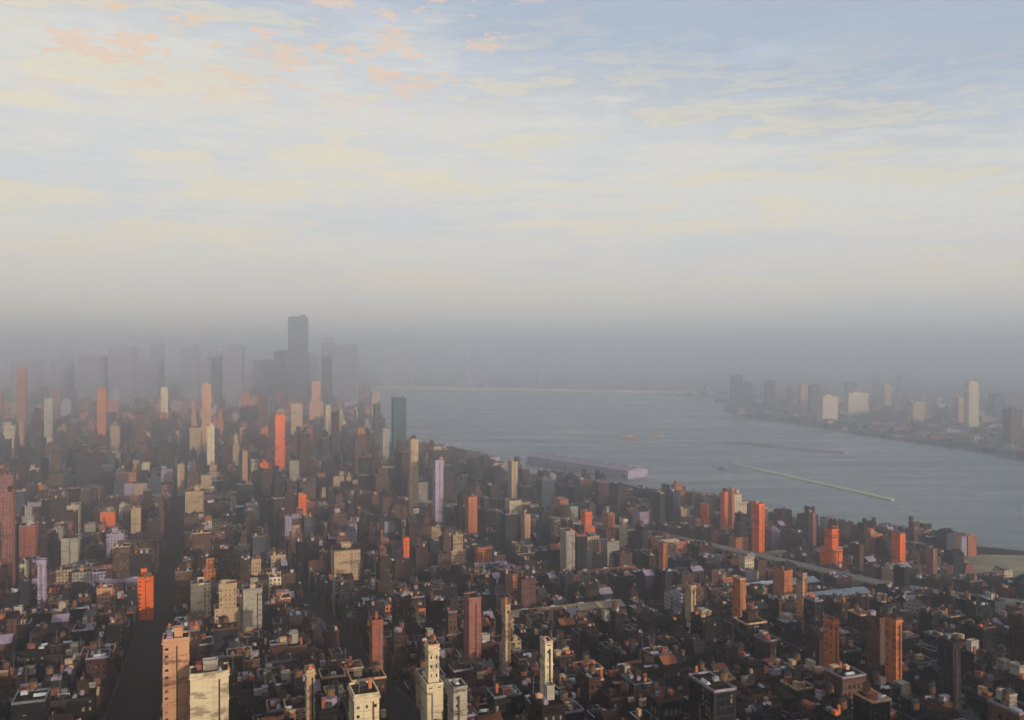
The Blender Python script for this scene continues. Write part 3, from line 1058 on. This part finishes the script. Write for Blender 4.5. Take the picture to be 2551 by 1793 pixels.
for m in made:
    size = 'low' if m[7] < 16 else 'mid-height' if m[7] < 30 else 'tall'
    lab = '%s %s %s' % (size, m[1], m[2])
    tail = ' %s %s' % (m[4], m[5])
    f = ' with ' + FEAT_WORD[m[3][0]]
    if len((lab + tail).split()) > 14:
        lab = '%s %s' % (m[1], m[2])
    if len((lab + f + tail).split()) <= 14:
        lab += f
    by_label.setdefault(lab + tail, []).append(m)
ORD = ['nearest', 'second nearest', 'third nearest', 'fourth nearest', 'fifth nearest', 'sixth nearest', 'seventh nearest', 'eighth nearest']
for lab, ms in by_label.items():
    ms.sort(key=lambda m: m[6])
    for k, m in enumerate(ms):
        lb = (ORD[min(k, 7)] + ' ' if len(ms) > 1 else '') + lab
        if len(lb.split()) > 16:
            lb = lb.replace('with ' + FEAT_WORD[m[3][0]] + ' ', '').replace('mid-height ', '')
            lb = ' '.join(lb.split()[-16:]) if len(lb.split()) > 16 else lb
        tag(m[0], lb, 'building', 'ordinary blocks of the near city')

# the rest of the near city, too many to pick apart
WK = list(COL)
MATS = [FACADE[k] for k in WK] + list(ROOF.values()) + [ZINC, PEACH, LILAC, WOOD, DARK]
RI = {k: len(WK) + i for i, k in enumerate(ROOF)}
XI = len(WK) + len(ROOF)


def rect(cx, cy, w, d, z, yaw=YAW):
    c, s = math.cos(yaw), math.sin(yaw)
    return [(cx + a * c - b * s, cy + a * s + b * c, z) for a, b in ((-w / 2, -d / 2), (w / 2, -d / 2), (w / 2, d / 2), (-w / 2, d / 2))]


def mass(mb, x, y, w, d, h, c, roof, r, lod, yaw=YAW, g=0.0):
    wi = WK.index(c)
    h += g
    mb.quadbox(rect(x, y, w, d, g - 3 if g else 0.16, yaw), rect(x, y, w, d, h, yaw), wi, False)
    if lod == 0 and w < 18 and r.random() < .22:        # pitched roof with a ridge along the street
        mb.f.pop(); mb.m.pop()
        n0 = len(mb.v); mb.v += rect(x, y, w + .5, d + .8, h - .2, yaw) + rect(x, y, w + .5, 0.01, h + d * .28, yaw)
        mb.f += [(n0, n0 + 1, n0 + 5, n0 + 4), (n0 + 2, n0 + 3, n0 + 7, n0 + 6), (n0 + 3, n0, n0 + 4, n0 + 7), (n0 + 1, n0 + 2, n0 + 6, n0 + 5)]
        ri = RI[r.choice(('rust', 'brown_felt', 'grey_felt', 'tar', 'brown_felt', 'tar', 'lilac'))]
        mb.m += [ri, ri, wi, wi]
        for _ in range(2):
            a = r.uniform(-.4, .4) * w
            px, py = x + a * math.cos(yaw), y + a * math.sin(yaw)
            mb.quadbox(rect(px, py, 1.2, .9, h, yaw), rect(px, py, 1.2, .9, h + d * .28 + 1.6, yaw), XI + r.choice((1, 2, 3, 4)), False)
        return
    ci = r.choice((wi, wi, wi, wi, XI, XI + 1, XI + 2))
    if lod == 0:                                       # lipped roof: sunk roof inside a parapet
        f = mb.f.pop(); mb.m.pop()
        n0 = len(mb.v); mb.v += rect(x, y, w - .9, d - .9, h, yaw) + rect(x, y, w - .9, d - .9, h - 1.0, yaw)
        for k in range(4):
            j = (k + 1) % 4
            mb.f += [(f[k], f[j], n0 + j, n0 + k), (n0 + k, n0 + j, n0 + 4 + j, n0 + 4 + k)]
            mb.m += [ci, wi]
        mb.f.append((n0 + 4, n0 + 5, n0 + 6, n0 + 7)); mb.m.append(RI[roof])
        hz = h - 1.0
    else:
        mb.m[-1] = RI[roof]
        hz = h
    for _ in range(r.choice((2, 3, 4, 6)) if lod == 0 else r.choice((0, 1, 1))):
        a, b = r.uniform(-.32, .32) * w, r.uniform(-.32, .32) * d
        cc, ss = math.cos(yaw), math.sin(yaw)
        px, py = x + a * cc - b * ss, y + a * ss + b * cc
        bw, bd, bh = r.uniform(.08, .3) * w, r.uniform(.08, .3) * d, r.uniform(1.2, 4)
        if lod > 0:
            bw, bd, bh = w * r.uniform(.3, .6), d * r.uniform(.3, .6), r.uniform(3, 9)
        mi = XI + r.choice((1, 3, 3, 4, 4, 4, 4, 4, 4) if y < 720 else (0, 1, 1, 2, 3, 3, 4, 4, 4, 4, 4)) if lod == 0 else wi
        mb.quadbox(rect(px, py, bw, bd, hz, yaw), rect(px, py, bw, bd, hz + bh, yaw), mi, False)


mb = MB()
for L in lots[PICK:]:
    r = random.Random(int(L['x'] * 31 + L['y'] * 17))
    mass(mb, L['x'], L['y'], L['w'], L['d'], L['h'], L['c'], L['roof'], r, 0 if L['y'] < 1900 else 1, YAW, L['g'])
    if L['h'] > 40 and L['r'] < .25 and L['y'] > 900:
        mass(mb, L['x'], L['y'], L['w'] * .6, L['d'] * .6, L['h'] * 1.25, L['c'], L['roof'], r, 1, YAW, L['g'])
tag(mb.build('crowded_buildings', MATS), 'crowd of small brown and grey buildings filling the street grid', 'buildings', None, 'stuff')

# the hazy city behind, up to the skyline, left of the river
mb = MB()
r = random.Random(5)
FARC = ['slate'] * 6 + ['brown'] * 5 + ['charcoal'] * 3 + ['dusty_red'] * 3 + ['burnt_orange'] * 2 + ['tan'] * 2 + ['lavender'] * 2 + ['brick_red'] * 2
n = 0
while n < 4600:
    y = 2900 + 6500 * r.random() ** 1.3
    s = r.uniform(-.82, -.13)
    x = s * y
    if not on_city(x, y, 40) or (y < 3750 and to_uv(x, y)[0] < NS1 * STR + 15):
        continue
    w, d = r.uniform(22, 60), r.uniform(22, 50)
    h = min(30 * math.exp(r.gauss(0, .55)), EYE - 0.041 * y + r.uniform(-8, 8))
    h = max(10, h)
    mass(mb, x, y, w, d, h, r.choice(FARC), r.choice(ROOFS), r, 1)
    n += 1
tag(mb.build('hazy_city', MATS), 'hazy grey-brown city spreading to the skyline left of the river', 'buildings', None, 'stuff')

# low city on the far bank
mb = MB()
n = 0


def far_shore_y(x, y):
    s = x / y
    for (ax, ay), (bx, by) in zip(FAR_SHORE, FAR_SHORE[1:] + [(2400, 1700)]):
        fa, fb = ax - s * ay, bx - s * by
        if fa * fb <= 0 and fa != fb:
            return ay + fa / (fa - fb) * (by - ay)
    return None


while n < 2200:
    s = r.uniform(-.16, .74)
    y0 = far_shore_y(s, 1.0)
    if y0 is None:
        continue
    y = y0 + 40 + 4200 * r.random() ** 1.5
    x = s * y
    w, d = r.uniform(20, 70), r.uniform(20, 50)
    h = r.choice((8, 10, 14, 18, 26)) * r.uniform(.8, 1.4)
    if s > .22 and y < y0 + 900:
        if r.random() < .65:
            continue
        h *= .7
    mass(mb, x, y, w, d, h + .4, r.choice(FARC + ['tan', 'cream', 'slate', 'slate']), r.choice(ROOFS), r, 1, r.uniform(-.3, .5))
    n += 1
tag(mb.build('far_bank_buildings', MATS), 'low hazy buildings scattered over the bank across the river', 'buildings', None, 'stuff')

# skyline towers: shafts with fins, stepped tops and roof plant
for i, (x, y, w, h, phrase) in enumerate(SKYLINE):
    r = random.Random(i + 50)
    root = empty('skyline_tower', (x, y, 0.16), 0.10 * r.uniform(-1, 1))
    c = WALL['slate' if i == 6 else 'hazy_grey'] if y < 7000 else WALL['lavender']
    d = min(w * .8, 70)
    top = h * r.uniform(.9, .96) if w < 100 else h * .97
    kind = i % 4
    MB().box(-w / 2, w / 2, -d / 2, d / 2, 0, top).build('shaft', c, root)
    f = MB(); m = max(3, int(w / 12))
    for k in range(m + 1):
        a = -w / 2 + 1 + k * (w - 2) / m
        f.box(a - .9, a + .9, -d / 2 - 1.2, -d / 2 + 0.2, 1, top - 4)
    f.build('fins', STEEL, root)['kind'] = 'stuff'
    if kind == 0:
        MB().box(-w * .30, w * .44, -d * .36, d * .36, top, h).build('crown', c, root)
    elif kind == 1:
        MB().quadbox([(-w / 2, -d / 2, top), (w / 2, -d / 2, top), (w / 2, d / 2, top), (-w / 2, d / 2, top)],
                     [(-w / 2, -d / 2, top + 1), (w / 2, -d / 2, h), (w / 2, d / 2, h), (-w / 2, d / 2, top + 1)]).build('crown', c, root)
    elif kind == 2:
        MB().box(-w * .42, w * .05, -d * .36, d * .36, top, (top + h) / 2).build('crown', c, root)
        MB().box(w * .12, w * .40, -d * .3, d * .3, top, h).build('roof_plant', c, root)
    else:
        MB().box(-w * .38, w * .38, -d * .4, d * .4, top, h).build('crown', c, root)
    if kind != 1:
        MB().ring(w + 1.4, d + 1.4, 1.2, top - 3, top + 2).build('parapet', c, root)
    if r.random() < .5:
        MB().lathe([(1.6, h), (.5, h + 22)], 6).build('antenna_mast', STEEL, root)
    tag(root, phrase[4:] + ('' if len(phrase.split()) > 5 else ' rising out of the haze'), 'tower', 'grey towers of the distant skyline')

for i, (x, y, w, h, c, phrase) in enumerate(FAR_BANK_TOWERS):
    r = random.Random(i + 90)
    root = empty('riverside_tower', (x, y, 0.5), r.uniform(-.1, .3))
    d = min(w, 40)
    block_body(root, w * .9, d, h, 0, WALL[c], GLASS, 6.0, .4, .4, 5.5, r, roofm=ROOF['grey_felt'])
    MB().box(-w * .2, w * .2, -d * .2, d * .2, h + .3, h + 7).build('penthouse', WALL[c], root)
    tag(root, phrase + ' on the bank across the river', 'tower', 'towers on the bank across the river')

# ------------------------------------------------------------------ on and beside the water
def aligned(name, a, b):
    ang = math.atan2(b[1] - a[1], b[0] - a[0])
    return empty(name, ((a[0] + b[0]) / 2, (a[1] + b[1]) / 2, 0), ang), math.hypot(b[0] - a[0], b[1] - a[1])


def pier_shed(a, b, width, roofm, label, hh=14):
    root, ln = aligned('pier_shed', a, b)
    MB().box(-ln / 2, ln / 2, -width / 2, width / 2, -1.2, 1.2).build('deck', CONC, root)
    for k in range(int(ln / 24) + 1):
        q = -ln / 2 + 4 + k * (ln - 8) / max(1, int(ln / 24))
        for sy in (-1, 1):
            MB().lathe([(.9, -3.5), (.9, -1.2)], 8, q, sy * (width / 2 - 2)).build('pile', BROWNDECK, root)
    MB().box(-ln / 2 + 5, ln / 2 - 5, -width / 2 + 4, width / 2 - 4, 1.2, hh).build('wall', WALL['lavender'], root)
    rf = MB()
    w2 = width / 2 - 2.5
    n0 = len(rf.v)
    rf.v += [(-ln / 2 + 3.5, -w2, hh), (ln / 2 - 3.5, -w2, hh), (ln / 2 - 3.5, 0, hh + 6), (-ln / 2 + 3.5, 0, hh + 6), (ln / 2 - 3.5, w2, hh), (-ln / 2 + 3.5, w2, hh)]
    rf.f += [(0, 1, 2, 3), (3, 2, 4, 5), (0, 3, 5), (1, 4, 2), (0, 5, 4, 1)]; rf.m += [0] * 5
    rf.build('roof', roofm, root)
    for k in range(6):
        q = -ln / 2 + 20 + k * (ln - 40) / 5
        MB().box(q - 4, q + 4, -width / 2 + 3.8, -width / 2 + 4.0, 1.3, 9).build('door', DARK, root)
    for k in range(int(ln / 16)):
        q = -ln / 2 + 12 + k * 16
        MB().box(q - 4.5, q + 4.5, -2.2, 2.2, hh + 5.2, hh + 8.0).build('ridge_vent', STEEL if k % 3 else ZINC, root)
        for sy in (-1, 1):
            MB().quadbox([(q - .25, sy * .5, hh + 6.0), (q + .25, sy * .5, hh + 6.0), (q + .25, sy * w2, hh + .1), (q - .25, sy * w2, hh + .1)],
                         [(q - .25, sy * .5, hh + 6.5), (q + .25, sy * .5, hh + 6.5), (q + .25, sy * w2, hh + .6), (q - .25, sy * w2, hh + .6)]).build('roof_rib', STEEL, root)
    tag(root, label, 'pier', 'pier sheds along the near shore')
    return root


pier_shed((70, 2640), (330, 2300), 80, LAVENDER, 'long pier shed with a lavender roof jutting into the river', 20)
pier_shed((-190, 2790), (-60, 2560), 70, DARK, 'dark slate pier shed on the near shore left of the lavender one', 22)

# pale yellow floating boom slanting across the water
root, ln = aligned('floating_jetty', (645, 2590), (844, 1964))
nseg = 22
for k in range(nseg):
    q = -ln / 2 + (k + .5) * ln / nseg
    put('pontoon', _cache.setdefault('pontoon', MB().quadbox([(-ln / nseg / 2 + .6, -3.4, -2.2), (ln / nseg / 2 - .6, -3.4, -2.2), (ln / nseg / 2 - .6, 3.4, -2.2), (-ln / nseg / 2 + .6, 3.4, -2.2)],
        [(-ln / nseg / 2 + .4, -4, 1.2), (ln / nseg / 2 - .4, -4, 1.2), (ln / nseg / 2 - .4, 4, 1.2), (-ln / nseg / 2 + .4, 4, 1.2)]).mesh('pontoon', YELLOW)), root, (q, 0, 0))
    put('bollard', _cache.setdefault('bollard', MB().lathe([(.5, 1.2), (.4, 2.5), (.6, 2.7)], 8).mesh('bollard', CREAM)), root, (q, 2.4, 0))
tag(root, 'long pale yellow floating jetty slanting across the river', 'jetty')

# long low mooring island, brown at the far end and lavender at the near end
root, ln = aligned('breakwater', (772, 3217), (1087, 2870))
MB().quadbox([(-ln / 2, -16, -3), (-ln * .06, -20, -3), (-ln * .06, 14, -3), (-ln / 2, -6, -3)], [(-ln / 2 + 4, -12, 2.2), (-ln * .06, -16, 2.6), (-ln * .06, 10, 2.6), (-ln / 2 + 4, -9, 2.2)]).build('timber_deck', BROWNDECK, root)
MB().quadbox([(-ln * .055, -24, -3), (ln / 2, -22, -3), (ln / 2, 18, -3), (-ln * .055, 16, -3)], [(-ln * .055, -20, 4.5), (ln / 2 - 4, -18, 4.5), (ln / 2 - 4, 14, 4.5), (-ln * .055, 12, 4.5)]).build('paved_deck', LAVENDER, root)
for k in range(9):
    put('bollard', _cache['bollard'], root, (-ln * .45 + k * ln * .11, -8, 0.2 if k < 4 else 2.1), 0, (2, 2, 2))
tag(root, 'long flat breakwater, brown timber running into lavender paving, in the river', 'breakwater')
root, ln = aligned('mud_bank', (1020, 4430), (1330, 3960))
MB().quadbox([(-ln / 2, -10, -3), (ln / 2, -50, -3), (ln / 2, 30, -3), (-ln / 2, 10, -3)], [(-ln / 2 + 20, -4, 1.0), (ln / 2, -36, 2.5), (ln / 2, 22, 2.5), (-ln / 2 + 20, 4, 1.0)]).build('shoal', BROWNDECK, root)
tag(root, 'low brown spit of land running out from the far bank', None, None, 'structure')

# far bridge: lit parapet on many piers
root, ln = aligned('river_bridge', (-1330, 7640), (1480, 6560))
MB().box(-ln / 2, ln / 2, -9, 9, 16, 19).build('deck', LAVENDER, root)
MB().box(-ln / 2, ln / 2, -9.8, -9.0, 9.0, 27).build('girder', BRIGHT, root)
MB().box(-ln / 2, ln / 2, 9.0, 9.8, 9.0, 27).build('girder', BRIGHT, root)
for k in range(27):
    put('pier', _cache.setdefault('pier', MB().box(-3, 3, -8, 8, -3.5, 16).box(-5, 5, -10, 10, -3.5, 1).mesh('pier', CONC)), root, (-ln / 2 + 40 + k * (ln - 80) / 26, 0, 0))
tag(root, 'long low bridge with pale yellow girders across the far end of the river', 'bridge')
# lavender embankment terrace behind it
root, ln = aligned('embankment_terrace', (-560, 8250), (1330, 7500))
MB().box(-ln / 2, ln / 2, -60, 60, .4, 34).build('retaining_wall', LAVENDER, root)
MB().box(-ln / 2, ln / 2, -62, -58, 34, 37).build('coping', LILAC, root)
tag(root, 'long lavender embankment terrace along the far shore behind the bridge', 'embankment')


def boat(x, y, ang, ln, hullm, cabm, label):
    root = empty('boat', (x, y, -1.5), ang)
    b = ln * .17
    hull = MB()
    st = [(-.5, .8), (-.3, 1), (.1, 1), (.35, .7), (.5, .06)]
    lo = [(ln * t * .94, -b * k * .75, -.6) for t, k in st] + [(ln * t * .94, b * k * .75, -.6) for t, k in reversed(st)]
    hi = [(ln * t, -b * k, ln * .06 + max(0, t) * ln * .05) for t, k in st] + [(ln * t, b * k, ln * .06 + max(0, t) * ln * .05) for t, k in reversed(st)]
    hull.quadbox(lo, hi)
    hull.build('hull', hullm, root)
    z = ln * .06
    c = MB().box(-ln * .36, ln * .2, -b * .72, b * .72, z, z + ln * .07).build('cabin', cabm, root)
    MB().box(-ln * .35, ln * .19, -b * .74, b * .74, z + ln * .025, z + ln * .05).build('window', GLASS, c)
    MB().box(-ln * .05, ln * .14, -b * .5, b * .5, z + ln * .07, z + ln * .12).build('wheelhouse', cabm, root)
    MB().lathe([(ln * .018, z + ln * .07), (ln * .015, z + ln * .15)], 10, -ln * .18).build('funnel', ORANGE, root)
    MB().lathe([(ln * .004, z + ln * .12), (ln * .002, z + ln * .24)], 6, ln * .05).build('mast', STEEL, root)
    tag(root, label, 'boat', 'boats on the river')


boat(440, 3330, -.35, 70, ORANGE, CREAM, 'long orange ferry in the middle of the river')
boat(560, 3420, -.3, 55, CREAM, ORANGE, 'cream hulled boat with orange cabin just right of the long orange ferry')
boat(240, 3560, -.2, 40, PEACH, CREAM, 'peach hulled boat left of the long orange ferry')
boat(590, 2480, -.9, 32, ORANGE, LILAC, 'small orange and lilac boat left of the yellow jetty')

# scrubby trees along the far bank: trunk and a ragged crown of leaf clumps each, a wood that reads as one mass
tb = MB()
r = random.Random(77)
n = 0
while n < 420:
    s = r.uniform(.30, .63)
    y0 = far_shore_y(s, 1.0)
    if y0 is None:
        continue
    y = y0 + 14 + 900 * r.random() ** 2.2
    x = s * y
    hh = r.uniform(9, 17)
    tb.lathe([(.5, .4), (.25, hh * .5)], 5, x, y, 1)
    for k in range(26):
        a, e, q = r.uniform(0, 6.28), r.uniform(-.6, 1), hh * .42 * r.uniform(.45, 1)
        cx, cy, cz = x + q * math.cos(a), y + q * math.sin(a), hh * .62 + e * hh * .36
        ls = r.uniform(.8, 1.9)
        n0 = len(tb.v)
        for _ in range(4):
            tb.v.append((cx + r.uniform(-ls, ls), cy + r.uniform(-ls, ls), cz + r.uniform(-ls, ls)))
        tb.f += [(n0, n0 + 1, n0 + 2), (n0, n0 + 2, n0 + 3), (n0, n0 + 3, n0 + 1)]; tb.m += [0, 0, 0]
    n += 1
tag(tb.build('far_wood', [plain('dark_leaves', (0.040, 0.048, 0.028), .9), WOOD]), 'ragged dark trees scattered along the far bank', 'trees', None, 'stuff')

# ------------------------------------------------------------------ haze
HT = max([h for _, _, _, h, _ in SKYLINE]) + 26
hz = MB().box(-EXT - 2000, EXT + 2000, -EXT - 2000, EXT + 2000, -7, HT).build('haze', None or plain('tmp', (1, 1, 1)))
hm = bpy.data.materials.new('morning_haze')
hm.use_nodes = True
hn = hm.node_tree
hn.nodes.clear()
pv = hn.nodes.new('ShaderNodeVolumePrincipled')
pv.inputs['Color'].default_value = (0.89, 0.925, 0.975, 1)
pv.inputs['Density'].default_value = HAZE_DENSITY
pv.inputs['Anisotropy'].default_value = 0.82
oo = hn.nodes.new('ShaderNodeOutputMaterial')
hn.links.new(pv.outputs[0], oo.inputs['Volume'])
hz.data.materials[0] = hm
tag(hz, 'pale morning haze lying over the river and city', None, None, 'stuff')
